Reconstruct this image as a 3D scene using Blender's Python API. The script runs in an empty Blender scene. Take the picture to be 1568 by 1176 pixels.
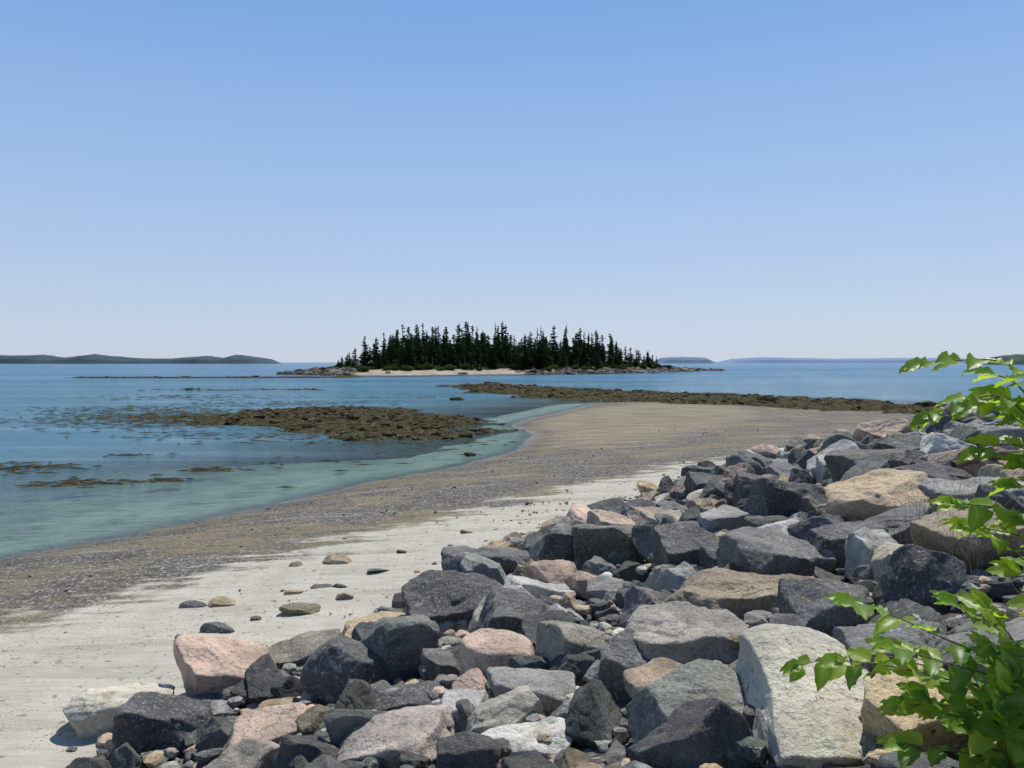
import bpy, bmesh, math, random
import numpy as np
from mathutils import Vector, Matrix, Euler, noise as mn
random.seed(7); rng=np.random.default_rng(7)
sc=bpy.context.scene
EYE=4.5
# ------------------------------------------------------------------ survey polygons (metres)
toe=[(-12,-30),(-9,-6),(-5.7,3),(-3.9,6.67),(-3.2,8.1),(-2.14,10),(-1.46,12),(-.5,14.5),(1.9,18),(5.2,22.4),(10,28.6),(16.4,34.5),(26,46),(36,54),(60,58),(140,58),(140,-30)]
land=[(-80,-40),(-45,-12),(-22,8),(-11.6,17.6),(-9.9,20.1),(-7.75,23.9),(-5.45,28.8),(-2.36,33.3),(.2,39.5),(1.3,48.4),(-.2,54.9),(.8,60.5),(4.6,71),(8.7,84),(15.4,90),(30,86),(42,72),(70,66),(150,62),(150,-40)]
dry=[(-60,-14),(-30,-4),(-15,5),(-7.65,11.5),(-6.5,13.2),(-4.6,15.65),(-2.6,18.3),(.6,22.8),(5.2,27.4),(11,32.5),(17.5,37),(60,66),(140,60),(140,-40),(-60,-40)]
bar=[(1,45),(2,56),(5,72),(14,82),(22,74),(21,65),(15,53),(9,43),(4,38)]
def sdist(poly,x,y):
    x=np.asarray(x,float);y=np.asarray(y,float)
    d=np.full(x.shape,1e18);ins=np.zeros(x.shape,bool);n=len(poly)
    for i in range(n):
        ax,ay=poly[i];bx,by=poly[(i+1)%n];ex,ey=bx-ax,by-ay
        t=np.clip(((x-ax)*ex+(y-ay)*ey)/(ex*ex+ey*ey),0,1)
        d=np.minimum(d,(x-ax-t*ex)**2+(y-ay-t*ey)**2)
        c=((ay>y)!=(by>y))&(x<(bx-ax)*(y-ay)/((by-ay) if by!=ay else 1e-9)+ax)
        ins^=c
    d=np.sqrt(d);return np.where(ins,d,-d)
def vn(x,y,s=0.0):
    xi=np.floor(x);yi=np.floor(y);fx=x-xi;fy=y-yi
    fx=fx*fx*(3-2*fx);fy=fy*fy*(3-2*fy)
    def h(a,b):
        v=np.sin(a*127.1+b*311.7+s*74.7)*43758.5453
        return v-np.floor(v)
    return (h(xi,yi)*(1-fx)+h(xi+1,yi)*fx)*(1-fy)+(h(xi,yi+1)*(1-fx)+h(xi+1,yi+1)*fx)*fy
def fbm(x,y,o=4,s=0.0):
    a=0;w=.5;t=0
    for i in range(o):
        a=a+w*vn(x*2**i,y*2**i,s+i*3.1);t+=w;w*=.5
    return a/t-.5
def base_height(x,y,d=None,dr=None):
    if d is None:d=sdist(land,x,y)
    if dr is None:dr=sdist(toe,x,y)
    s=np.clip(1-(y-30)/30,0.28,1)
    b=np.where(d>0,1.1*(1-np.exp(-np.maximum(d,0)/9))*s,np.maximum(d*0.05,-3))
    r=np.minimum(.8+.28*dr,2.75)
    return np.where(dr>0,np.maximum(b,r),b)
# ------------------------------------------------------------------ helpers
def new_obj(name,me,parent=None):
    o=bpy.data.objects.new(name,me);sc.collection.objects.link(o)
    if parent:o.parent=parent
    return o
def empty(name):
    o=bpy.data.objects.new(name,None);sc.collection.objects.link(o);return o
def mesh_np(name,V,F,smooth=True):
    me=bpy.data.meshes.new(name);V=np.asarray(V,np.float32);F=np.asarray(F,np.int32)
    k=F.shape[1];me.vertices.add(len(V));me.vertices.foreach_set("co",V.ravel())
    me.loops.add(F.size);me.loops.foreach_set("vertex_index",F.ravel())
    me.polygons.add(len(F));me.polygons.foreach_set("loop_start",np.arange(0,F.size,k,dtype=np.int32))
    me.polygons.foreach_set("loop_total",np.full(len(F),k,np.int32))
    me.polygons.foreach_set("use_smooth",np.full(len(F),smooth))
    me.update(calc_edges=True);return me
def fattr(me,name,vals):
    a=me.attributes.new(name,'FLOAT','POINT');a.data.foreach_set("value",np.asarray(vals,np.float32).ravel())
def cattr(me,name,vals):
    a=me.attributes.new(name,'FLOAT_COLOR','POINT')
    v=np.ones((len(vals),4),np.float32);v[:,:3]=vals;a.data.foreach_set("color",v.ravel())
def axis(lo,hi,dlo,dhi,step,mid=160,rate=.012):
    def run(start,end):
        p=[];v=start;sg=1 if end>start else -1
        while abs(v)<abs(end) or v*sg<0:
            if dlo<=v<=dhi: st=step
            elif abs(v)<mid: st=max(step,rate*abs(v))
            else: st=(p[-1]-p[-2])*sg*1.15 if len(p)>1 else step
            v+=sg*st;p.append(v)
        return p
    a=run(0,lo)[::-1];b=run(0,hi);return np.array(a+[0]+b)
def grid(xs,ys):
    X,Y=np.meshgrid(xs,ys);n,m=X.shape
    i=np.arange(n*m).reshape(n,m)
    F=np.stack([i[:-1,:-1],i[:-1,1:],i[1:,1:],i[1:,:-1]],-1).reshape(-1,4)
    return X.ravel(),Y.ravel(),F
class M:
    def __init__(s,name):
        s.m=bpy.data.materials.new(name);s.m.use_nodes=True;s.t=s.m.node_tree;s.t.nodes.clear()
        s.out=s.t.nodes.new('ShaderNodeOutputMaterial')
    def n(s,typ,ins=None,**kw):
        nd=s.t.nodes.new('ShaderNode'+typ)
        for k,v in kw.items():setattr(nd,k,v)
        if ins:
            for k,v in ins.items():
                if isinstance(v,bpy.types.NodeSocket):s.t.links.new(v,nd.inputs[k])
                else:nd.inputs[k].default_value=v
        return nd
    def link(s,a,b):s.t.links.new(a,b)
    def attr(s,name,out='Fac'):return s.n('Attribute',attribute_name=name).outputs[out]
    def math(s,op,a,b=0.0,c=0.0,clamp=False):
        return s.n('Math',{0:a,1:b,2:c},operation=op,use_clamp=clamp).outputs[0]
    def mr(s,v,a,b,c=0.0,d=1.0):
        return s.n('MapRange',{0:v,1:a,2:b,3:c,4:d},interpolation_type='SMOOTHSTEP').outputs[0]
    def mix(s,f,a,b,bt='MIX'):
        nd=s.n('Mix',data_type='RGBA',blend_type=bt)
        for i,v in ((0,f),(6,a),(7,b)):
            if isinstance(v,bpy.types.NodeSocket):s.link(v,nd.inputs[i])
            else:
                nd.inputs[i].default_value=v if i==0 else (tuple(v)+(1,) if len(v)==3 else v)
        return nd.outputs[2]
    def noise(s,vec,scale,detail=4,rough=.55,out='Fac',**k):
        return s.n('TexNoise',{'Vector':vec,'Scale':scale,'Detail':detail,'Roughness':rough},**k).outputs[out]
    def bump(s,h,strength,dist,normal=None):
        i={'Height':h,'Strength':strength,'Distance':dist}
        if normal is not None:i['Normal']=normal
        return s.n('Bump',i).outputs[0]
    def bsdf(s,**ins):
        p=s.n('BsdfPrincipled',{k.replace('_',' '):v for k,v in ins.items()});return p
# ------------------------------------------------------------------ materials
def mat_ground():
    m=M('beach_ground');geo=m.n('NewGeometry');P=geo.outputs['Position']
    n1=m.noise(P,.35,4);n2=m.noise(P,1.6,6,.65)
    st=m.n('Mapping',{'Vector':P,'Rotation':(0,0,-.95),'Scale':(.25,1.6,1)}).outputs[0]
    streak=m.noise(st,1.2,6,.6)
    jit=m.math('MULTIPLY_ADD',m.math('SUBTRACT',streak,.5),7.0,m.math('MULTIPLY',m.math('SUBTRACT',n2,.5),4.0))
    dryf=m.mr(m.math('ADD',m.attr('dry'),jit),-.6,.9)
    barf=m.mr(m.math('ADD',m.attr('bar'),m.math('MULTIPLY',jit,1.2)),-1.5,2.0)
    v=m.n('TexVoronoi',{'Vector':P,'Scale':20.0})
    pc=m.n('ValToRGB',{0:m.n('SeparateColor',{0:v.outputs['Color']}).outputs[0]}).outputs
    rp=pc[0].node.color_ramp
    rp.elements[0].color=(.022,.022,.022,1);rp.elements[1].color=(.55,.5,.43,1);rp.elements[1].position=1
    for pos,c in ((.35,(.07,.066,.06)),(.6,(.125,.112,.094)),(.82,(.21,.19,.15))):
        e=rp.elements.new(pos);e.color=c+(1,)
    grav=m.mix(.4,pc[0],(.12,.108,.09))
    tanmask=m.mr(n1,.46,.62)
    grav=m.mix(m.math('MULTIPLY',tanmask,.65),grav,(.215,.175,.10))
    tide=m.mr(m.math('ABSOLUTE',m.math('SUBTRACT',streak,.46)),.0,.03,1,0)
    grav=m.mix(m.math('MULTIPLY',tide,m.mr(n2,.42,.55,0,.7)),grav,(.045,.04,.03))
    grav=m.mix(m.mr(streak,.54,.66,0,.6),grav,(.27,.245,.195))
    grav=m.mix(m.mr(m.noise(P,5,4,.6),.6,.7,0,.55),grav,(.05,.043,.032))
    sand=m.mix(m.mr(n2,.3,.7),(.355,.33,.268),(.435,.41,.34))
    sand=m.mix(m.mr(streak,.35,.5,.45,0),sand,(.26,.225,.17))
    sand=m.mix(m.mr(m.noise(P,9,3,.5),.63,.69,0,.7),sand,(.13,.11,.085))
    sand=m.mix(m.math('MULTIPLY',m.mr(m.noise(P,40,2,.5),.62,.66),m.mr(m.noise(P,.8,3),.40,.58)),sand,(.07,.06,.05))
    barc=m.mix(m.mr(streak,.4,.6),(.165,.14,.10),(.26,.22,.155))
    c=m.mix(barf,grav,barc);c=m.mix(dryf,c,sand)
    sh=m.attr('shore')
    c=m.mix(m.mr(m.math('ADD',sh,m.math('MULTIPLY',jit,.3)),-.1,2.6,.6,0),c,m.mix(1.0,c,(.45,.42,.38),'MULTIPLY'))
    sea=m.mix(m.mr(n1,.4,.6),(.18,.185,.13),(.32,.31,.23))
    sea=m.mix(m.mr(m.noise(P,.9,5,.6),.55,.66,0,.8),sea,(.045,.045,.028))
    sr=m.n('Mapping',{'Vector':P,'Rotation':(0,0,.45),'Scale':(.5,3.2,1)}).outputs[0]
    sea=m.mix(m.mr(m.noise(sr,1.4,3,.5),.42,.58,0,.45),sea,(.45,.43,.33))
    c=m.mix(m.mr(sh,0,-1.5,0,.9),c,sea)
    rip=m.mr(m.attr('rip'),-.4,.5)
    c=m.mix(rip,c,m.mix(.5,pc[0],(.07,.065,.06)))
    hgt=m.math('ADD',m.math('MULTIPLY',v.outputs['Distance'],m.math('SUBTRACT',1.0,dryf)),m.math('MULTIPLY',n2,1.2))
    b=m.bump(hgt,.9,.035);b=m.bump(m.noise(st,3.0,4),.8,.08,b);b=m.bump(m.noise(P,30,3),.35,.01,b)
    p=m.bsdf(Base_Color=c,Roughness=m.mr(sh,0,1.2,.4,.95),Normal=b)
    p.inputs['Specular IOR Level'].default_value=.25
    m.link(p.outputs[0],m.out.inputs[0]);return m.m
def mat_water():
    m=M('sea_water');geo=m.n('NewGeometry');P=geo.outputs['Position']
    dep=m.attr('offshore')
    y=m.n('SeparateXYZ',{0:P}).outputs[1]
    st=m.n('Mapping',{'Vector':P,'Rotation':(0,0,.12),'Scale':(.035,.22,1)}).outputs[0]
    big=m.noise(st,1.0,5,.6)
    far=m.n('Mapping',{'Vector':P,'Rotation':(0,0,-.05),'Scale':(.004,.03,1)}).outputs[0]
    bigf=m.noise(far,1.0,4,.6)
    c=m.mix(m.mr(dep,1,26),(.09,.175,.175),(.06,.155,.21))
    c=m.mix(m.mr(big,.5,.65,0,.55),c,(.15,.26,.35))
    c=m.mix(m.mr(m.noise(st,3.0,4,.6),.55,.7,0,.5),c,(.035,.09,.13))
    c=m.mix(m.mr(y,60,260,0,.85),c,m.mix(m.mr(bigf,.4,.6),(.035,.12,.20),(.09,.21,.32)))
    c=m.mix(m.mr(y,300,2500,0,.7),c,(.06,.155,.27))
    w1=m.noise(m.n('Mapping',{'Vector':P,'Rotation':(0,0,.5),'Scale':(.6,2.4,1)}).outputs[0],2.6,3,.55)
    w2=m.noise(m.n('Mapping',{'Vector':P,'Rotation':(0,0,-.2),'Scale':(.3,1,1)}).outputs[0],.9,4,.6)
    hh=m.math('ADD',m.math('MULTIPLY',w1,.6),w2)
    b=m.bump(hh,1.0,.24)
    dif=m.n('BsdfDiffuse',{'Color':c,'Normal':b})
    gl=m.n('BsdfGlossy',{'Color':(.92,.95,1,1),'Roughness':.08,'Normal':b})
    fr=m.n('Fresnel',{'IOR':1.33,'Normal':b}).outputs[0]
    f=m.math('MINIMUM',m.math('MULTIPLY',fr,.85),.42)
    tr=m.n('BsdfTransparent',{'Color':(.70,.87,.85,1)})
    a=m.mr(m.math('ADD',dep,m.math('MULTIPLY',m.math('SUBTRACT',big,.5),5)),-.3,22.0,.0,.92)
    body=m.n('MixShader',{0:a,1:tr.outputs[0],2:dif.outputs[0]})
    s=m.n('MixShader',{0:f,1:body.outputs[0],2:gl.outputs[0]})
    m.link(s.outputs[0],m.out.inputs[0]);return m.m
def mat_rock(name,mode):
    m=M(name)
    tc=m.n('TexCoord').outputs['Object']
    oi=m.n('ObjectInfo')
    if mode=='object':
        col=oi.outputs['Color'];off=m.math('MULTIPLY',oi.outputs['Random'],37.0)
        P=m.n('VectorMath',{0:tc,1:m.n('CombineXYZ',{0:off,1:off,2:off}).outputs[0]},operation='ADD').outputs[0]
    else:
        col=m.attr('tint','Color');P=tc
    n1=m.noise(P,1.8,5,.6);n2=m.noise(P,6,7,.7);n3=m.noise(P,38,2,.6)
    c=m.mix(1.0,col,m.mix(m.mr(n1,.3,.7),(.66,.66,.66),(1.42,1.4,1.34)),'MULTIPLY')
    c=m.mix(m.mr(n2,.54,.66,0,.5),c,m.mix(1.0,m.mix(.3,col,(.32,.31,.28)),(1.2,1.2,1.18),'MULTIPLY'))
    c=m.mix(m.mr(n3,.56,.64,0,.6),c,m.mix(1.0,c,(.42,.42,.42),'MULTIPLY'))
    c=m.mix(m.mr(n3,.42,.34,0,.4),c,(.5,.48,.44))
    st=m.noise(P,2.4,4,.6)
    c=m.mix(m.mr(st,.61,.71,0,.5),c,(.26,.185,.105))
    c=m.mix(m.math('MULTIPLY',m.mr(st,.40,.34),m.mr(n2,.45,.55)),c,m.mix(.45,c,(.5,.49,.46)))
    cr=m.math('MULTIPLY',m.mr(m.math('ABSOLUTE',m.math('SUBTRACT',n1,.5)),0,.008,1,0),m.mr(n2,.5,.6))
    c=m.mix(m.math('MULTIPLY',cr,.5),c,(.03,.03,.028))
    hb=m.math('SUBTRACT',n2,m.math('MULTIPLY',cr,.3))
    b=m.bump(hb,.85,.055);b=m.bump(m.noise(P,16,5,.68),.8,.03,b)
    p=m.bsdf(Base_Color=c,Roughness=.8,Normal=b)
    p.inputs['Specular IOR Level'].default_value=.35
    m.link(p.outputs[0],m.out.inputs[0]);return m.m
def mat_weed():
    m=M('rockweed');P=m.n('NewGeometry').outputs['Position']
    n=m.noise(P,2.5,6,.7);n2=m.noise(P,.5,4,.6)
    c=m.mix(m.mr(n,.35,.7),(.016,.015,.008),(.105,.085,.035))
    c=m.mix(m.mr(n2,.45,.65,0,.6),c,(.042,.040,.017))
    c=m.mix(m.mr(m.noise(P,4,3,.6),.61,.67,0,.6),c,(.28,.245,.15))
    b=m.bump(m.noise(P,7,6,.7),1.0,.12)
    p=m.bsdf(Base_Color=c,Roughness=.9,Normal=b);p.inputs['Specular IOR Level'].default_value=.08
    m.link(p.outputs[0],m.out.inputs[0]);return m.m
def mat_simple(name,c1,c2,scale,rough=.9,bs=.6,bd=.1):
    m=M(name);P=m.n('NewGeometry').outputs['Position']
    c=m.mix(m.mr(m.noise(P,scale,6,.65),.35,.65),c1,c2)
    p=m.bsdf(Base_Color=c,Roughness=rough,Normal=m.bump(m.noise(P,scale*2,5),bs,bd))
    p.inputs['Specular IOR Level'].default_value=.15
    m.link(p.outputs[0],m.out.inputs[0]);return m.m
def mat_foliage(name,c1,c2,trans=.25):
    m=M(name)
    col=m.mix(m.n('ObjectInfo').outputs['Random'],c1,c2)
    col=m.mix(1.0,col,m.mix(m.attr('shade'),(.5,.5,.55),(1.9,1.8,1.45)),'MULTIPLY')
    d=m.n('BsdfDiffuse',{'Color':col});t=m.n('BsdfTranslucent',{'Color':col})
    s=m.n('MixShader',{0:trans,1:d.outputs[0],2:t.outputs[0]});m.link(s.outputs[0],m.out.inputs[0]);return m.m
def mat_leaf():
    m=M('shrub_leaf')
    t=m.attr('shade');col=m.mix(t,(.075,.18,.022),(.22,.34,.035))
    tcol=m.mix(t,(.27,.50,.025),(.66,.80,.05))
    vein=m.attr('vein')
    col=m.mix(m.math('MULTIPLY',vein,.4),col,(.25,.33,.10))
    tcol=m.mix(m.math('MULTIPLY',vein,.5),tcol,(.55,.65,.12))
    b=m.bump(m.noise(m.n('NewGeometry').outputs['Position'],60,3),.3,.004)
    d=m.bsdf(Base_Color=col,Roughness=.42,Normal=b);tr=m.n('BsdfTranslucent',{'Color':tcol})
    s=m.n('MixShader',{0:.55,1:d.outputs[0],2:tr.outputs[0]});m.link(s.outputs[0],m.out.inputs[0]);return m.m
G=mat_ground();W=mat_water();RK=mat_rock('quarried_stone','object');RKs=mat_rock('small_stone','attr');WD=mat_weed()
# ------------------------------------------------------------------ ground + sea
xs=axis(-30000,30000,-14,18,.17);ys=axis(-60,30000,-6,34,.17)
X,Y,F=grid(xs,ys)
d=sdist(land,X,Y);dr=sdist(toe,X,Y)
Z=base_height(X,Y,d,dr)
near=np.clip(1-np.abs(Y)/200,0,1)
Z=Z+near*(fbm(X*.35,Y*.35,4)*.12*np.clip(d/3,0,1)+fbm(X*1.7,Y*1.7,3,5)*.035)
dr2=sdist(dry,X,Y)
Z+=np.where(dr2>0,np.minimum(dr2,1)*.05*fbm(X*1.1+Y,Y*2.2,3,9)*2,0)
me=mesh_np('beach_ground',np.stack([X,Y,Z],1),F)
fattr(me,'shore',d);fattr(me,'rip',dr);fattr(me,'dry',dr2);fattr(me,'bar',sdist(bar,X,Y))
g=new_obj('beach_ground',me);me.materials.append(G)
me=mesh_np('sea_water',np.stack([X,Y,np.zeros_like(X)],1),F);fattr(me,'offshore',-d);me.materials.append(W);new_obj('sea_water',me)
# ------------------------------------------------------------------ rocks
def ico(sub):
    bm=bmesh.new();bmesh.ops.create_icosphere(bm,subdivisions=sub,radius=1)
    V=np.array([v.co[:] for v in bm.verts]);F=np.array([[v.index for v in f.verts] for f in bm.faces]);bm.free()
    V/=np.linalg.norm(V,axis=1)[:,None];return V,F
ICO={s:ico(s) for s in (2,3,5,6)}
def rock_shape(sub,seed,dims,p=26,rough=.05,extra=8,detail=True,boxy=.5):
    r=np.random.default_rng(seed);D,F=ICO[sub]
    N=[];dist=[]
    for ax in range(3):
        for s in (-1,1):
            v=np.zeros(3);v[ax]=s;v+=r.uniform(-boxy,boxy,3);v/=np.linalg.norm(v);N.append(v);dist.append(r.uniform(.66,.9))
    for i in range(extra):
        v=r.normal(size=3);v/=np.linalg.norm(v);N.append(v);dist.append(r.uniform(.76,1.0))
    N=np.array(N);dist=np.array(dist)
    if detail:
        o=Vector((seed*1.7,seed*.3,3.1))
        Wd=np.array([mn.noise_vector(Vector(v)*1.6+o)[:] for v in D])*.10+np.array([mn.noise_vector(Vector(v)*4.5+o)[:] for v in D])*.035
        Dq=D+Wd;Dq/=np.linalg.norm(Dq,axis=1)[:,None]
    else:Dq=D
    q=np.maximum(Dq@N.T,1e-3)/dist;qm=q.max(1)
    rad=1/(qm*((q/qm[:,None])**p).sum(1)**(1/p))
    rad=np.minimum(rad,1.3)
    V=D*rad[:,None]*np.array(dims)
    if detail:
        o=Vector((seed*3.7,seed*1.3,0));VV=[Vector(v) for v in V]
        disp=np.array([mn.fractal(v*1.5+o,.85,2.1,6)*rough*.8 for v in VV])
        disp-=np.array([max(0,.25-abs(mn.noise(v*2.6+o)))*rough*1.4 for v in VV])
        disp+=np.array([round(mn.noise(v*1.9-o)*4)/4*rough*.8 for v in VV])
        V=V+D*disp[:,None]
    return V,F
random.seed(3)
variants=[]
for i in range(32):
    dims=(1,random.uniform(.55,.95),random.uniform(.45,.85))
    V,F=rock_shape(6,100+i,dims,p=random.choice([30,50,80,140]),extra=random.choice([3,5,8]),rough=.055,boxy=.48)
    me=mesh_np(f'boulder_shape',V,F);me.materials.append(RK);variants.append((me,dims))
D_=(.088,.089,.087);D2=(.135,.136,.132);GR=(.23,.225,.212);LG=(.45,.435,.40);TN=(.43,.33,.215);PK=(.48,.355,.275);CR=(.52,.48,.39);BR=(.235,.19,.135);GG=(.175,.183,.16)
rip_par=empty('riprap_boulders')
RES=.07;gx0,gy0=-9.,-3.;nx,ny=int(50/RES),int(60/RES)
gx=gx0+np.arange(nx)*RES;gy=gy0+np.arange(ny)*RES
GX,GY=np.meshgrid(gx,gy);BASE=base_height(GX,GY);HM=BASE.copy();HERO=np.zeros_like(HM,bool)
def patch(x,y,rx,ry,yaw):
    R=max(rx,ry);i0=max(int((x-R-gx0)/RES),0);i1=min(int((x+R-gx0)/RES)+2,nx);j0=max(int((y-R-gy0)/RES),0);j1=min(int((y+R-gy0)/RES)+2,ny)
    if i1<=i0 or j1<=j0:return None
    sx=GX[j0:j1,i0:i1]-x;sy=GY[j0:j1,i0:i1]-y;c,s=math.cos(yaw),math.sin(yaw)
    u=(sx*c+sy*s)/rx;v=(-sx*s+sy*c)/ry;q=(np.abs(u)**2.6+np.abs(v)**2.6);ins=q<1
    if not ins.any():return None
    return (slice(j0,j1),slice(i0,i1)),ins,np.sqrt(np.clip(1-q,0,1))**.6
def add_rock(x,y,me,dims,scale,col,yaw,tx=0,ty=0,maxrise=None,sink=.3,name='boulder',hero=False):
    rx,ry,c=dims[0]*scale[0]*.88,dims[1]*scale[1]*.88,dims[2]*scale[2]*.85
    p=patch(x,y,rx,ry,yaw)
    if p is None:return False
    sl,ins,prof=p
    if not hero and HERO[sl][ins].mean()>.2:return False
    hm=HM[sl][ins];bs=BASE[sl][ins]
    z=np.percentile(hm+c*prof[ins],55)-sink*c
    if maxrise is not None and z-c*.4-np.mean(bs)>maxrise:return False
    o=new_obj(name,me,rip_par);o.location=(x,y,z);o.rotation_euler=(tx,ty,yaw);o.scale=scale;o.color=tuple(col)+(1,)
    HM[sl][ins]=np.maximum(hm,z+c*prof[ins]*.92)
    if hero:HERO[sl]|=ins&(prof>.45)
    return True
heroes=[(4.34,9.0,1.05,.8,.62,TN,-.35,.15,-.25,1,50),(1.62,4.15,.62,1.0,.36,CR,-.12,.22,.05,2,90),(1.08,4.35,.66,.62,.34,GG,.1,.3,.08,3,90),
(1.33,5.75,1.05,.6,.45,(.32,.29,.245),.05,.15,-.05,4,20),(1.95,6.6,1.35,.5,.42,BR,.12,.05,.0,5,60),(-.08,6.5,.74,.6,.46,PK,.1,.05,0,6,14),
(.52,6.3,.58,.5,.5,(.25,.235,.19),.3,0,.1,7,50),(.04,7.8,.86,.7,.55,D_,-.2,.1,.1,8,50),(.33,9.3,.9,.6,.42,LG,.1,.1,0,9,24),(-.77,9.5,1.08,.8,.66,D_,.25,.15,0,10,60),
(-.39,11.7,1.12,.8,.68,D2,0,.1,.12,11,70),(.62,10.9,.5,.6,.85,D_,.1,0,.1,12,70),(1.32,10.6,1.0,.8,.8,(.12,.12,.1),-.2,.1,0,13,50),(2.13,9.4,.85,.7,.62,D_,.4,.2,.1,14,50),
(2.25,12.2,.9,.6,.5,(.36,.27,.21),.6,.1,.3,15,50),(2.52,7.4,.9,.7,.6,D2,.3,.15,.15,16,50),(2.37,5.8,.66,.55,.45,D2,0,.1,.1,17,24),(4.0,7.9,.95,.55,.42,D2,.3,.1,-.2,18,60),
(3.35,6.6,.5,.4,.36,(.36,.33,.24),0,0,0,19,50),(4.1,6.7,.95,.8,.62,BR,.2,0,-.2,20,20),(5.25,8.8,1.25,.8,.5,GR,.1,0,0,21,40),(3.03,5.7,.5,.5,.6,D_,.2,.1,.2,22,60),
(2.26,4.55,.7,.6,.4,D2,.2,.1,.1,23,60),(1.99,3.7,.48,.42,.34,TN,.3,.1,-.3,24,60),(-3.2,8.5,1.0,.75,.68,PK,.35,.1,.25,25,30),(-4.0,7.8,.8,.6,.38,CR,.3,0,0,26,30),
(-3.2,7.1,.75,.6,.55,D_,.1,.1,.1,27,24),(-2.5,9.1,1.0,.6,.4,(.26,.23,.18),.35,0,-.1,28,50),(-1.75,9.6,.9,.5,.36,TN,.15,.05,0,29,60),(-1.18,7.5,.75,.7,.8,(.14,.145,.13),.3,.1,.1,30,50),
(-1.48,7.2,.65,.6,.55,D_,-.3,.1,0,31,50),(-.86,6.2,.75,.4,.28,D_,.05,0,0,32,24),(-2.07,6.3,.6,.5,.38,PK,.4,.1,0,33,24),(-.75,5.3,.8,.6,.34,(.48,.41,.35),.1,.05,0,34,30),
(.1,4.75,.55,.4,.22,LG,0,0,0,35,16),(.17,5.5,.6,.5,.36,GR,.2,.1,.1,36,16),(.82,5.5,.4,.42,.42,D2,0,.1,.1,37,26),(6.15,16,.9,.8,.8,D_,.2,0,.1,38,50),(6.75,13,1.25,.8,.7,D_,.2,.1,0,39,50),
(6.6,11.4,1.05,.8,.55,(.30,.225,.175),.1,0,-.1,40,20),(9.1,14.2,1.2,.9,.7,GR,0,.1,0,41,50),(8.4,14.0,1.0,.9,.6,LG,0,.1,.1,42,50),(3.85,10.6,1.2,.8,.75,D_,.3,.2,.1,43,50),(2.96,10.7,.8,.6,.5,GR,.2,.1,0,44,30),
(3.36,7.7,.8,.6,.5,D_,.2,.1,.1,45,50),(-.33,6.1,.3,.3,.22,PK,0,0,0,46,20),(-.35,5.6,.4,.35,.3,LG,0,.2,0,47,20)]
for h in heroes:
    x,y,w,dp,ht,col,yaw,tx,ty,sd,pp=h
    V,F=rock_shape(6,sd+500,(w/2*1.22,dp/2*1.18,ht/2*1.3),p=pp*1.6,rough=.055*max(w,.5),extra=5,boxy=.28)
    me=mesh_np('boulder_shape',V,F);me.materials.append(RK)
    add_rock(x,y,me,(w/2,dp/2,ht/2),(1,1,1),col,yaw,tx,ty,sink=.35,hero=True)
pal=[(D_,.22),(D2,.17),((.11,.112,.107),.09),(GR,.15),(LG,.115),(TN,.07),(PK,.085),(CR,.04),(BR,.055),(GG,.03)]
pw=np.array([p[1] for p in pal]);pw/=pw.sum()
def rcol():
    c=np.array(pal[rng.choice(len(pal),p=pw)][0]);return tuple(np.clip(c*rng.uniform(.8,1.25)+rng.uniform(-.008,.008,3),.02,.7))
cnt=0
def fill(n,smin,smax,ylo,yhi,rise,band=(-.1,11)):
    global cnt
    X_=rng.uniform(-8,40,n);Y_=rng.uniform(ylo,yhi,n)
    ddr=sdist(toe,X_,Y_)
    k=(ddr>band[0])&(ddr<band[1])&(X_<Y_*.80+2.5)&(X_>-Y_*.8-2.5)
    for x,y in zip(X_[k],Y_[k]):
        s=rng.uniform(smin,smax)/2*(1 if y>8 else .8);me,dims=variants[rng.integers(len(variants))]
        if add_rock(x,y,me,dims,(s*rng.uniform(1.0,1.4),s*rng.uniform(.9,1.2),s*rng.uniform(.95,1.4)),rcol(),rng.uniform(0,6.28),rng.uniform(-.5,.5),rng.uniform(-.5,.5),maxrise=rise):cnt+=1
fill(900,.75,1.15,10,52,.16)
fill(2600,.5,.8,4,52,.17)
fill(9000,.30,.5,2.2,50,.13)
fill(16000,.16,.30,2.2,34,.09)
print('rocks',cnt)
SV=[rock_shape(2,900+i,(1,random.uniform(.65,.95),random.uniform(.4,.75)),p=30,detail=False)[0] for i in range(12)];SF=ICO[2][1]
def scatter(name,pos,rad,cols,mat,smooth=True,parent=None,flat=1.0):
    n=len(pos);Vs=[];Fs=[];Cs=[]
    for i in range(n):
        V=SV[rng.integers(12)]*rad[i];a=rng.uniform(0,6.28);c,s=math.cos(a),math.sin(a)
        V=np.stack([V[:,0]*c-V[:,1]*s,V[:,0]*s+V[:,1]*c,V[:,2]*flat],1)+pos[i]
        Vs.append(V);Fs.append(SF+i*len(V));Cs.append(np.tile(cols[i],(len(V),1)))
    me=mesh_np(name,np.concatenate(Vs),np.concatenate(Fs),smooth);cattr(me,'tint',np.concatenate(Cs));me.materials.append(mat)
    return new_obj(name,me,parent)
def hm_at(x,y):
    i=np.clip(((x-gx0)/RES).astype(int),0,nx-1);j=np.clip(((y-gy0)/RES).astype(int),0,ny-1);return HM[j,i]
n=60000;x=rng.uniform(-8,20,n);y=rng.uniform(2,30,n);dd=sdist(toe,x,y);b=base_height(x,y);h=hm_at(x,y)
k=(dd>-.15)&(dd<9)&(h-b<.14)&(np.abs(x)<y*.75+1);x,y,h=x[k],y[k],h[k];r=rng.uniform(.025,.10,len(x))
scatter('rubble_stones',np.stack([x,y,h+r*.2],1),r,np.array([rcol() for _ in x]),RKs,False)
n=90000;x=rng.uniform(-14,30,n);y=rng.uniform(4,50,n);dd=sdist(toe,x,y);sh=sdist(land,x,y);dy=sdist(dry,x,y)
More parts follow.
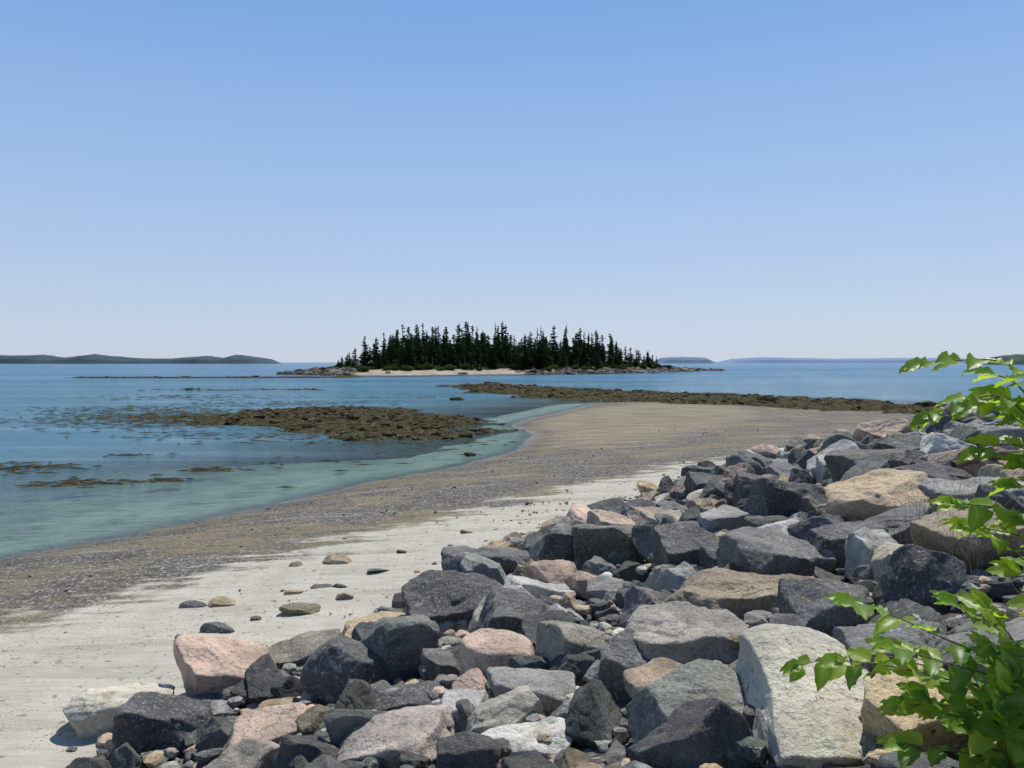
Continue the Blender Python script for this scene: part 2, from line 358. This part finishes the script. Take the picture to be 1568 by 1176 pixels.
pr=np.where(dd>-1.0,.08,0)+np.where((y>17)&(dd>-3.5),.16,0)+np.where((dy<0)&(sh>.5),.045,.009)
k=(dd<0)&(sh>.2)&(rng.uniform(0,1,n)<pr)&(np.abs(x)<y*.72+1);x,y=x[k],y[k];r=np.clip(rng.exponential(.013,len(x))+.009,0,.08)
r=np.where(sdist(toe,x,y)>-1.5,r*2.2,r)
scatter('beach_pebbles',np.stack([x,y,base_height(x,y)+r*.2],1),r,np.array([rcol() for _ in x])*.9,RKs,False)
for (x,y,w,hh,col) in [(-4.55,12.0,.42,.14,TN),(-4.95,11.9,.3,.09,D_),(-4.13,10.7,.42,.15,D_),(-4.42,10.4,.24,.09,D_),(-3.15,11.5,.5,.13,(.2,.17,.11)),(-2.67,12.2,.3,.1,BR),(-3.27,14.6,.55,.18,(.33,.26,.18)),(-4.1,14.5,.3,.1,BR),(-3.2,12.9,.42,.06,D_),(-2.45,13.9,.4,.06,D_),(-2.9,12.9,.2,.05,D_),(-1.0,17.0,.3,.1,D_),(-3.6,12.6,.3,.06,TN),(-3.75,11.2,.14,.05,D_),(-5.0,12.3,.12,.05,BR),(-2.2,15.4,.2,.06,D_)]:
    V,F=rock_shape(5,int(abs(x*y)*100)%997,(w/2*1.1,w*.33,hh/2*1.5),p=60,rough=.02);me=mesh_np('beach_stone',V,F);me.materials.append(RK)
    o=new_obj('beach_stone',me);o.location=(x,y,float(base_height(np.array([x]),np.array([y]))[0])+hh*.1);o.rotation_euler=(0,.1,rng.uniform(-.3,.5));o.color=col+(1,)
# ------------------------------------------------------------------ rockweed ledges
W1=[(-11.4,144),(-3.3,161),(1.9,144),(12.1,124),(20.3,111),(31.7,102),(40,92),(41.5,78),(70,70),(60,58),(34.7,62),(29.8,68.3),(23.2,75),(15.4,84.6),(8.7,88.8),(1.4,100.5),(-4.4,118)]
W2=[(-19.5,53),(-27,61.5),(-24,73),(-16.5,76),(-8.0,73),(-3.6,63),(.2,51),(-2.8,45.3),(-8.5,44),(-14,46.5)]
W3=[(-128,221),(-90,217),(-48,222),(-45,234),(-90,229),(-128,227)]
W4=[(-62,122),(-30,124),(-34,132),(-60,130)]
def bed(poly,res,hmax,seed,edge=5,base=-.22,amp=.5,dens=.10,rmax=.5,jag=8):
    p=np.array(poly);x0,y0=p.min(0)-6;x1,y1=p.max(0)+6
    X,Y,F=grid(np.arange(x0,x1,res),np.arange(y0,y1,res))
    d=sdist(poly,X,Y)+fbm(X*.15,Y*.3,3,seed)*jag
    t=np.clip((d+2)/edge,0,1);t=t*t*(3-2*t)
    Z=base+t*hmax+(fbm(X*.5,Y*.9,4,seed+2)*amp+fbm(X*3.3,Y*3.3,2,seed+5)*.18)*np.clip((d+4)/4,.0,1)
    Z=np.maximum(Z,-.6)
    gd=base_height(X,Y);Z=np.where(gd>-.02,np.maximum(Z+gd*.9,gd-.1),Z)
    me=mesh_np('rockweed_ledge',np.stack([X,Y,Z],1),F,False);me.materials.append(WD);o=new_obj('rockweed_ledge',me);
    m=(d>-1)&(Z>-.06)
    idx=rng.choice(np.where(m)[0],min(int(m.sum()*dens)+10,6000),replace=False);r=np.clip(rng.exponential(.10,len(idx))+.08,0,rmax)*(1+Y[idx]*.003)
    scatter('weedy_stones',np.stack([X[idx],Y[idx],Z[idx]-r*.05],1),r,np.array([(1,1,1)]*len(idx)),WD,False,o,.8)
bed(W1,.42,.5,1,4,amp=.8,rmax=1.0,jag=10,dens=.13);bed(W2,.25,.36,2,5,amp=.45,rmax=.45,jag=10);bed(W3,1.0,.55,3,4);bed(W4,.7,.2,4,4)
Vs=[];Fs=[];nv=0
def tuft(x,y,rx,ry):
    global nv
    k=14;a=np.linspace(0,2*math.pi,k,endpoint=False);rr=rng.uniform(.15,1.25,k)
    V=[(x,y,.04)]+[(x+rx*r_*math.cos(t),y+ry*r_*math.sin(t),-.006) for r_,t in zip(rr,a)]
    Vs.extend(V)
    for i in range(k):Fs.append((nv,nv+1+i,nv+1+(i+1)%k))
    nv+=k+1
for cx,cy,sx,sy,n in [(-30,64,7,5,600),(-24,60,6,7,600),(-15,46,6,3,110),(-21,33,1.8,1.0,110),(-16,28.8,1.3,.6,60),(-18.5,37.5,.9,.5,26),(-12.6,32.3,.9,.5,28),(-36,74,8,5,260),(-13.5,29.5,1.0,.5,18),(-6,43,4,1.0,40),(-2,37.5,.3,.2,3),(-40,100,12,6,130),(-12,100,8,6,60),(-24,84,9,5,150),(-10,34,5,4,20)]:
    for i in range(n):
        s=rng.uniform(.05,.26)*(1+cy/80);tuft(rng.normal(cx,sx*.7),rng.normal(cy,sy*.7),s*rng.uniform(1,2.4),s*.5)
me=mesh_np('floating_rockweed',Vs,Fs);me.materials.append(WD);new_obj('floating_rockweed',me)
V,F=rock_shape(5,77,(1.0,.8,.5),p=10);me=mesh_np('tidal_boulder',V,F);me.materials.append(WD);o=new_obj('tidal_boulder',me);o.location=(-6.5,91.9,.05)
V,F=rock_shape(5,78,(.3,.2,.14),p=10);me=mesh_np('tidal_boulder',V,F);me.materials.append(WD);o=new_obj('tidal_boulder',me);o.location=(-2,37.5,.0)
# ------------------------------------------------------------------ wooded island
isl=[(-86,296),(-50,246),(-36,240),(-7.6,266),(15.6,280),(64.8,345),(121,444),(60,460),(0,430),(-60,400),(-98,340)]
X,Y,F=grid(np.arange(-110,135,.8),np.arange(230,470,1.0))
d=sdist(isl,X,Y)+fbm(X*.08,Y*.08,3,4)*10
rocky=np.clip((np.abs(X+24)-24)/12,0,1)
Z=np.where(d>0,np.minimum(d*.085,3.2)+np.clip((d-25)/30,0,1)*1.5,d*.1)
Z+=np.where(d>-2,(fbm(X*.25,Y*.25,5,8)*(.5+3.6*rocky)),0)
Z=np.maximum(Z,-1.5)
me=mesh_np('island_ground',np.stack([X,Y,Z],1),F,False);fattr(me,'rocky',rocky);fattr(me,'inl',d)
m=M('island_ground');P=m.n('NewGeometry').outputs['Position'];n=m.noise(P,.25,6,.65)
sand=m.mix(m.mr(n,.4,.6),(.25,.22,.165),(.36,.325,.26));rock=m.mix(m.mr(m.noise(P,.6,5),.42,.66),(.02,.019,.016),(.17,.15,.115))
c=m.mix(m.mr(m.math('ADD',m.attr('rocky'),m.math('MULTIPLY',m.math('SUBTRACT',n,.5),1.6)),.25,.5),sand,rock)
z=m.n('SeparateXYZ',{0:P}).outputs[2]
c=m.mix(m.mr(z,.55,.1,0,.92),c,(.03,.025,.015))
c=m.mix(m.mr(m.math('ADD',m.attr('inl'),m.math('MULTIPLY',n,8)),24,32),c,(.025,.035,.014))
p=m.bsdf(Base_Color=c,Roughness=.95,Normal=m.bump(m.noise(P,1.2,5),.8,.4));p.inputs['Specular IOR Level'].default_value=.1
m.link(p.outputs[0],m.out.inputs[0])
me.materials.append(m.m);island=new_obj('island_ground',me)
def island_z(x,y):
    d=float(sdist(isl,np.array([x]),np.array([y]))[0]);return min(max(d,0)*.085,3.2)+min(max((d-25)/30,0),1)*1.5-.4,d
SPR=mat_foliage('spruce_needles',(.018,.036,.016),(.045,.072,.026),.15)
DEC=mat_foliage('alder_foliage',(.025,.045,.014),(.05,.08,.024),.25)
BARK=mat_simple('bark',(.06,.05,.04),(.20,.18,.15),3)
def spruce(seed,H,Rm,bare=.1,dens=1.0):
    r=np.random.default_rng(seed);V=[];F=[];S=[];MI=[]
    def quad(a,b,c_,d_,s,mi=0):
        n=len(V);V.extend([a,b,c_,d_]);F.append((n,n+1,n+2,n+3));S.extend([s]*4);MI.append(mi)
    k=6;lean=r.normal(0,.02,2)
    rings=[(0,.018*H),(H*.5,.010*H),(H,.001*H)]
    for j in range(2):
        for i in range(k):
            a0,a1=2*math.pi*i/k,2*math.pi*(i+1)/k
            z0,r0=rings[j];z1,r1=rings[j+1]
            quad((r0*math.cos(a0)+lean[0]*z0,r0*math.sin(a0)+lean[1]*z0,z0),(r0*math.cos(a1)+lean[0]*z0,r0*math.sin(a1)+lean[1]*z0,z0),(r1*math.cos(a1)+lean[0]*z1,r1*math.sin(a1)+lean[1]*z1,z1),(r1*math.cos(a0)+lean[0]*z1,r1*math.sin(a0)+lean[1]*z1,z1),.5,1)
    z=H*bare
    gaps=r.uniform(0,6.28,5);gz=r.uniform(.1,.95,5)
    while z<H*.985:
        t=(z/H-bare)/(1-bare)
        R=Rm*(1-t)**.62*(.5+.5*min(1,t*4+.4))*r.uniform(.6,1.25)+.15
        nb=int((6+3*(1-t))*dens)
        for i in range(nb):
            a=r.uniform(0,6.28);L=R*r.uniform(.5,1.2)
            for g_,h_ in zip(gaps,gz):
                if math.cos(a-g_)>.3 and abs(t-h_)<.09:L*=.35
            ca,sa=math.cos(a),math.sin(a);seg=4;w0=.15*L+.2
            sh=r.uniform(0,1)*.7+.15
            for s in range(seg):
                u0,u1=s/seg,(s+1)/seg
                def pt(u,side,dz=0):
                    rr=L*u;zz=z-L*.28*u+L*.22*u*u+dz
                    ww=side*w0*(1-u*.75)*r.uniform(.6,1.5)
                    return (rr*ca-ww*sa+lean[0]*zz,rr*sa+ww*ca+lean[1]*zz,zz+r.uniform(-.12,.08)-abs(side)*.12)
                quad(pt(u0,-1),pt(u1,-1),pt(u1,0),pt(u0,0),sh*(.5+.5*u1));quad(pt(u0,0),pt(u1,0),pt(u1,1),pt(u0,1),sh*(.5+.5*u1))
                p0=pt(u0,0);p1=pt(u1,0);dl=r.uniform(.2,.6)
                quad(p0,p1,(p1[0],p1[1],p1[2]-dl*.6),(p0[0],p0[1],p0[2]-dl),sh*.6)
        z+=H*.028*r.uniform(.5,1.6)
    me=mesh_np('spruce_shape',V,F,False);fattr(me,'shade',S);me.materials.append(SPR);me.materials.append(BARK)
    me.polygons.foreach_set('material_index',np.array(MI,np.int32));return me
def clump(seed,R,Hh):
    r=np.random.default_rng(seed);V=[];F=[];S=[];MI=[]
    cen=[(r.uniform(-.6,.6)*R,r.uniform(-.6,.6)*R,Hh*r.uniform(.3,.75),R*r.uniform(.35,.6)) for _ in range(9)]
    for c in cen:
        for i in range(150):
            v=r.normal(size=3);v/=np.linalg.norm(v);q=np.array(c[:3])+v*c[3]*r.uniform(.6,1.1)*np.array([1,1,.85])
            if q[2]<0:continue
            a=r.normal(size=3);a/=np.linalg.norm(a);b=np.cross(a,v);b/=np.linalg.norm(b)+1e-6;s=r.uniform(.12,.3)
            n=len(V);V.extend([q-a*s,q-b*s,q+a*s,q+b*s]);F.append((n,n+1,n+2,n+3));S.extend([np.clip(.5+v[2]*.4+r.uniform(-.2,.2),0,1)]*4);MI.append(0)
    for i in range(5):
        e=np.array(cen[i][:3]);n=len(V);w=.06
        V.extend([(-w,0,0),(w,0,0),e+np.array([w*.4,0,0]),e-np.array([w*.4,0,0])]);F.append((n,n+1,n+2,n+3));S.extend([.5]*4);MI.append(1)
    me=mesh_np('alder_shape',V,F,False);fattr(me,'shade',S);me.materials.append(DEC);me.materials.append(BARK);me.polygons.foreach_set('material_index',np.array(MI,np.int32));return me
spr=[spruce(10,15,2.9,.08),spruce(11,15,2.3,.15),spruce(12,15,3.3,.05),spruce(13,15,1.9,.25,.9),spruce(14,15,2.6,.1),spruce(15,15,2.0,.35,.7),spruce(16,15,3.5,.03),spruce(17,15,2.3,.25,.55)]
cl=[clump(s,2.6,3.6) for s in range(3)]
grove=empty('spruce_grove')
prof_x=[-75,-70,-66,-62,-56,-50,-42,-28,-15,-1,12,20,31,37,45,54,60,64];prof_h=[3,7,11,12.5,11.5,12.5,15.2,14.5,15.5,14.2,15.5,13.2,12.7,11.5,9.5,10,6,4]
def put(me,x,y,z,s,yaw,sz=1.0,w=1.0):
    o=new_obj(me.name.split('.')[0],me,grove);o.location=(x,y,z);o.scale=(s*w,s*w,s*sz);o.rotation_euler=(0,0,yaw)
n=0;tries=0;pl=[]
while n<400 and tries<40000:
    tries+=1;x=rng.uniform(-76,86);y=rng.uniform(262,352 if x<25 else 415)
    z,dd=island_z(x,y);xm=x*315/y
    if xm>61 or dd<13+8*vn(np.array([x*.06]),np.array([3.]))[0]+(6 if abs(x+24)<22 else 0):continue
    if any((x-a)**2+(y-c)**2<5 for a,c in pl):continue
    edge=min(1,max(.28,(62-abs(xm+5))/24))
    if rng.random()>edge:continue
    pl.append((x,y));q=rng.random();k=rng.uniform(.4,.68) if q<.42 else (rng.uniform(.68,.86) if q<.85 else rng.uniform(.95,1.2))
    hh=np.interp(xm,prof_x,prof_h)*k*y/315
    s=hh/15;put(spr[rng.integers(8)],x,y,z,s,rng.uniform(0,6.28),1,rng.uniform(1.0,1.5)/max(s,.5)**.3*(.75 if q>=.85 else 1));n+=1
n=0
while n<170:
    x=rng.uniform(-74,92);y=rng.uniform(250,415);z,dd=island_z(x,y)
    if dd<(17 if abs(x+24)<22 else 11) or dd>28 or x*315/y>66:continue
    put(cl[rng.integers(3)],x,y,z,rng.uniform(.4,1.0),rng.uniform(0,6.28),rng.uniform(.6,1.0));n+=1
ix=[]
while len(ix)<1100:
    x=rng.uniform(-98,120);y=rng.uniform(240,450);z,dd=island_z(x,y)
    if -2<dd<13 and (abs(x+24)>26 or rng.random()<.06):ix.append((x,y,z+.2))
r=np.clip(rng.exponential(.55,len(ix))+.3,0,2.4)
scatter('shore_rocks',np.array(ix),r,np.array([(.03,.028,.024) if q<.7 else (.15,.135,.105) for q in rng.uniform(0,1,len(ix))]),RKs,False,island)
# ------------------------------------------------------------------ distant islands
def far_land(name,y,x0,x1,prof,depth,c1,c2,seed,bumps):
    n=420;xs_=np.linspace(x0,x1,n);us=np.linspace(0,1,14)
    px=[p[0] for p in prof];pz=[p[1] for p in prof]
    top=np.interp(xs_,px,pz);top=top+(fbm(xs_*bumps,xs_*0+seed,5,seed))*np.minimum(top*.3,top.max()*.22)
    V=[];
    for u in us:
        s=math.sin(math.pi*min(u*1.0,1))**.45 if 0<u<1 else 0
        zz=top*s*(1+.25*fbm(xs_*bumps*1.3,np.full(n,u*9.),4,seed+u))
        V.append(np.stack([xs_,y+depth*(u-.1)+15*fbm(xs_*bumps*.3,xs_*0,3,seed),np.where(u in(0,1),-1,zz)],1))
    V=np.concatenate(V);i=np.arange(14*n).reshape(14,n);F=np.stack([i[:-1,:-1],i[:-1,1:],i[1:,1:],i[1:,:-1]],-1).reshape(-1,4)
    me=mesh_np(name,V,F,False);mt=mat_simple(name+'_hazed_forest',c1,c2,.03,.95,.5,3);me.materials.append(mt);new_obj(name,me)  # distance haze painted into the forest colours, bluer farther out
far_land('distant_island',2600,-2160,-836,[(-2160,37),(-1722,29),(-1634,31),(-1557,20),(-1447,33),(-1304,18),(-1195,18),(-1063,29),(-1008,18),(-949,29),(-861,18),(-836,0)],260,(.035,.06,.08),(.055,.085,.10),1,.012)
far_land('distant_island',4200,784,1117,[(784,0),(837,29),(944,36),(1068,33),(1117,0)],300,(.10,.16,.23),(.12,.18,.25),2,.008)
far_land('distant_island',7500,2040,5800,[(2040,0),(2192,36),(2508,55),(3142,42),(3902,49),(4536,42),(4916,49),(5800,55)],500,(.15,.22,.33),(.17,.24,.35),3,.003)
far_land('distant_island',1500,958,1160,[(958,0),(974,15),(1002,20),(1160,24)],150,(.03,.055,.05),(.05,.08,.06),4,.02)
# ------------------------------------------------------------------ leafy shrub at the right
LV=[];LF=[];LS=[];LN=[];BV=[];BF=[]
def leaf(base,dirv,up,L,wd,shade,droop):
    dirv=Vector(dirv).normalized();up=Vector(up);side=dirv.cross(up).normalized();up=side.cross(dirv).normalized()
    nu,nw=8,2;st=len(LV)
    for i in range(nu+1):
        u=i/nu;w=wd*.5*(math.sin(math.pi*u**.72)**.85 if 0<u<1 else 0)*(1-.15*u)+.0012
        for j in range(-nw,nw+1):
            v=j/nw
            p=Vector(base)+dirv*(L*u)+side*(w*v)+up*(abs(v)*w*.35-droop*L*u*u+.006*math.sin(u*19+v*3)*abs(v))
            LV.append(p[:]);LS.append(shade);LN.append(1.0 if j==0 else 0.0)
    k=2*nw+1
    for i in range(nu):
        for j in range(k-1):
            a=st+i*k+j;LF.append((a,a+1,a+k+1,a+k))
def tube(pts,r0,r1,k=6,BV=BV,BF=BF):
    st=len(BV);n=len(pts)
    for i,p in enumerate(pts):
        t=(pts[min(i+1,n-1)]-pts[max(i-1,0)]).normalized();a=t.cross(Vector((0,0,1)) if abs(t.z)<.9 else Vector((1,0,0))).normalized();b=t.cross(a)
        r=r0+(r1-r0)*i/(n-1)
        for j in range(k):
            q=p+(a*math.cos(6.283*j/k)+b*math.sin(6.283*j/k))*r;BV.append(q[:])
    for i in range(n-1):
        for j in range(k):BF.append((st+i*k+j,st+i*k+(j+1)%k,st+(i+1)*k+(j+1)%k,st+(i+1)*k+j))
def smoothline(pts,n):
    P=[Vector(p) for p in pts];P=[P[0]]+P+[P[-1]];out=[]
    for i in range(1,len(P)-2):
        for j in range(n):
            t=j/n;a,b,c,d=P[i-1],P[i],P[i+1],P[i+2]
            out.append(.5*((2*b)+(c-a)*t+(2*a-5*b+4*c-d)*t*t+(3*b-a-3*c+d)*t**3))
    out.append(P[-2]);return out
def branch(pts,leafL=.165,spacing=.038,r0=.006,start=.1):
    line=smoothline(pts,8);tube(line,r0,.0015)
    acc=0;side=1;tot=sum((line[i+1]-line[i]).length for i in range(len(line)-1));run=0
    for i in range(len(line)-1):
        seg=line[i+1]-line[i];acc+=seg.length;run+=seg.length
        if acc>spacing and run>tot*start:
            acc=0;side=-side;t=seg.normalized()
            sv=t.cross(Vector((0,0,1)));sv=sv.normalized()*side
            dv=(t*random.uniform(.3,.9)+sv*random.uniform(.5,1.0)+Vector((0,0,random.uniform(-.5,.2))))
            L=leafL*random.uniform(.55,1.15)*(1-.25*run/tot)
            up=Vector((random.uniform(-.5,.5),random.uniform(-1.0,.0),1))
            b=line[i+1];b2=b+dv.normalized()*.015;tube([b,b2],.0015,.001,4)
            leaf(b2,dv,up,L,L*random.uniform(.58,.72),random.random(),random.uniform(.05,.4))
    t=(line[-1]-line[-3]).normalized()
    for a in (-.5,0,.5):
        leaf(line[-1],t+Vector((a*.5,a,random.uniform(-.2,.1))),(0,-.6,1),leafL*.65,leafL*.38,random.random(),.2)
random.seed(21)
root=(2.35,3.1,2.75)
mains=[[root,(2.3,3.05,3.4),(2.28,3.0,4.0),(2.2,3.0,4.35)],[root,(2.2,2.9,3.2),(2.1,2.9,3.6)],[root,(2.35,3.2,3.6),(2.3,3.3,4.2)]]
for mm in mains:
    tube(smoothline(mm,6),.014,.007)
B=[[(2.25,3,3.0),(2.0,3,3.12),(1.76,3,3.24),(1.45,2.95,3.33),(1.3,3,3.33)],
[(2.25,3,2.98),(2.1,3.2,3.05),(1.95,3.45,3.1),(1.75,3.6,3.12),(1.58,3.68,3.08),(1.40,3.7,3.04)],
[(2.2,2.9,3.1),(1.95,3,3.3),(1.69,3,3.42),(1.5,3.05,3.5),(1.34,3,3.56)],
[(2.2,3,3.2),(1.97,3.1,3.42),(1.8,3.1,3.52)],[(2.2,2.9,2.95),(1.95,2.9,3.05),(1.76,2.85,3.14),(1.56,2.85,3.24)],
[(2.28,3,3.75),(2.1,3,3.88),(1.92,3,3.93),(1.74,3,3.95)],[(2.28,3.1,3.7),(2.05,3.1,3.8),(1.85,3.1,3.84)],
[(2.25,3,4.1),(2.05,3,4.25),(1.92,3,4.36),(1.8,3,4.36),(1.64,3,4.3)],
[(2.2,3,4.3),(2.05,3,4.42),(1.9,3,4.5),(1.78,3,4.51),(1.61,3,4.5)],[(2.28,3,3.95),(2.1,3,4.1),(1.95,3,4.18),(1.83,3,4.16)],
[(2.25,3.2,4.1),(2.08,3.15,4.3),(1.96,3.1,4.36),(1.86,3.1,4.33)],
[(2.3,3.1,3.9),(2.15,3.05,4.05),(2.0,3.0,4.1)],[(2.2,2.8,2.9),(2.05,2.8,3.1),(1.9,2.75,3.25),(1.78,2.7,3.28)],[(2.2,2.9,2.9),(2.0,2.95,3.2),(1.88,3,3.36)],
[(2.15,2.7,2.85),(1.95,2.7,3.0),(1.75,2.7,3.05)],[(2.2,3,3.1),(2.05,3.1,3.35),(1.93,3.1,3.5)],[(2.2,2.7,2.85),(2.05,2.65,2.98),(1.9,2.6,3.02)],
[(2.3,3.1,3.4),(2.15,3.1,3.6),(2.05,3.1,3.66)],[(2.2,2.85,3.0),(1.95,2.85,3.18),(1.7,2.85,3.22),(1.5,2.9,3.2)],
[(2.25,3.0,3.8),(2.1,3.0,3.98),(1.98,3.0,4.02)],[(2.25,3.1,3.5),(2.05,3.1,3.72),(1.93,3.1,3.8)],[(2.2,3.0,3.0),(1.9,3.0,3.12),(1.65,3.0,3.16)],
[(2.1,2.75,2.9),(1.85,2.75,3.1),(1.65,2.75,3.18)],[(2.25,3.2,4.2),(2.1,3.2,4.4),(2.0,3.2,4.45)],
[(2.2,2.9,3.1),(1.9,2.9,3.28),(1.65,2.9,3.36),(1.45,2.9,3.42)],[(2.2,2.9,2.95),(1.9,2.8,3.02),(1.6,2.8,3.08),(1.45,2.8,3.1)],[(2.2,3,3.2),(2.0,2.95,3.35),(1.85,2.9,3.4)],
[(2.25,3,4.0),(2.08,3,4.22),(1.95,2.95,4.28)],[(2.28,3,3.6),(2.1,2.95,3.8),(1.97,2.95,3.88)]]
for b in B:branch(b)
for i in range(34):
    z=random.uniform(2.95,4.4);a=random.uniform(-1.3,1.3);x=2.35+math.cos(a)*random.uniform(.2,.5);y=3.1+math.sin(a)*random.uniform(.2,.6)
    branch([(2.3,3.1,z-.15),((2.3+x)/2,(3.1+y)/2,z),(x,y,z)])
for i in range(30):
    x=random.uniform(1.75,2.1);branch([(2.15,2.8,2.8),(x+.05,2.75,2.95),(x-.05,random.uniform(2.6,3),3.0+random.uniform(0,.35))],spacing=.035)
shrub=empty('knotweed_shrub')
me=mesh_np('leaves',LV,LF);fattr(me,'shade',LS);fattr(me,'vein',LN);me.materials.append(mat_leaf());new_obj('leaves',me,shrub)
me=mesh_np('stems',BV,BF);me.materials.append(mat_simple('shrub_stem',(.12,.13,.04),(.22,.14,.07),20,.6,.3,.01));new_obj('stems',me,shrub)
v_=[];f_=[]
ln=smoothline([(5.9,10.3,3.13),(6.4,10.35,3.24),(6.9,10.2,3.27),(7.5,10.25,3.2)],8);tube(ln,.05,.085,10,v_,f_)
tube(smoothline([(6.9,10.2,3.27),(7.0,10.05,3.42),(7.15,9.95,3.5)],4),.03,.012,8,v_,f_)
me=mesh_np('driftwood_log',v_,f_);me.materials.append(mat_simple('weathered_wood',(.12,.085,.055),(.24,.18,.13),9,.9,.8,.03));new_obj('driftwood_log',me)
v_=[];f_=[]
for i in range(160):
    c_=random.choice([(3.9,7.1),(3.7,6.3),(4.6,7.6)]);x=random.gauss(c_[0],.12);y=random.gauss(c_[1],.12);z=2.75;h_=random.uniform(.3,.75);a=random.uniform(0,6.28);l=random.uniform(.05,.35)
    q=[Vector((x+math.cos(a)*l*t*t,y+math.sin(a)*l*t*t,z+h_*t)) for t in (0,.35,.7,1)];tube(q,.003,.0008,3,v_,f_)
me=mesh_np('dry_grass',v_,f_);me.materials.append(mat_simple('dry_grass',(.25,.2,.1),(.36,.3,.17),9));new_obj('dry_grass',me)
# ------------------------------------------------------------------ light, sky, camera
el,az=math.radians(61),math.radians(28)
sd=Vector((math.sin(az)*math.cos(el),math.cos(az)*math.cos(el),math.sin(el)))
L=bpy.data.lights.new('sun','SUN');L.energy=5.0;L.angle=math.radians(.53);L.color=(1,.96,.88)
lo=bpy.data.objects.new('sun',L);sc.collection.objects.link(lo);lo.rotation_euler=sd.to_track_quat('Z','Y').to_euler()
w=bpy.data.worlds.new('World');sc.world=w;w.use_nodes=True;nt=w.node_tree;N=nt.nodes
sky=N.new('ShaderNodeTexSky');sky.sky_type='NISHITA';sky.sun_disc=False;sky.sun_elevation=el;sky.sun_rotation=az
sky.air_density=1.0;sky.dust_density=.6;sky.ozone_density=2.0;sky.altitude=0
STR=.12
tc=N.new('ShaderNodeTexCoord');sx=N.new('ShaderNodeSeparateXYZ');nt.links.new(tc.outputs['Generated'],sx.inputs[0])
rp=N.new('ShaderNodeValToRGB');nt.links.new(sx.outputs[2],rp.inputs[0]);cr=rp.color_ramp
stops=[(0,(.56,.64,.78)),(.09,(.47,.59,.80)),(.24,(.33,.51,.81)),(.42,(.195,.385,.77)),(.6,(.10,.23,.53)),(1,(.055,.14,.36))]
cr.elements[0].position=0;cr.elements[0].color=stops[0][1]+(1,);cr.elements[1].position=1;cr.elements[1].color=stops[-1][1]+(1,)
for p_,c_ in stops[1:-1]:
    e=cr.elements.new(p_);e.color=c_+(1,)
sc_=N.new('ShaderNodeVectorMath');sc_.operation='SCALE';sc_.inputs['Scale'].default_value=1/STR;nt.links.new(rp.outputs[0],sc_.inputs[0])
mx=N.new('ShaderNodeMix');mx.data_type='RGBA';mx.inputs[0].default_value=.85
nt.links.new(sky.outputs[0],mx.inputs[6]);nt.links.new(sc_.outputs[0],mx.inputs[7]);nt.links.new(mx.outputs[2],N['Background'].inputs[0]);N['Background'].inputs[1].default_value=STR
cd=bpy.data.cameras.new('camera');cd.lens=27.18;cd.sensor_width=36;cd.clip_end=80000;cd.clip_start=.05
co=bpy.data.objects.new('camera',cd);sc.collection.objects.link(co);co.location=(0,0,EYE);co.rotation_euler=(math.radians(90-1.6),0,0);sc.camera=co
sc.view_settings.view_transform='Standard';sc.view_settings.look='None';sc.view_settings.exposure=0
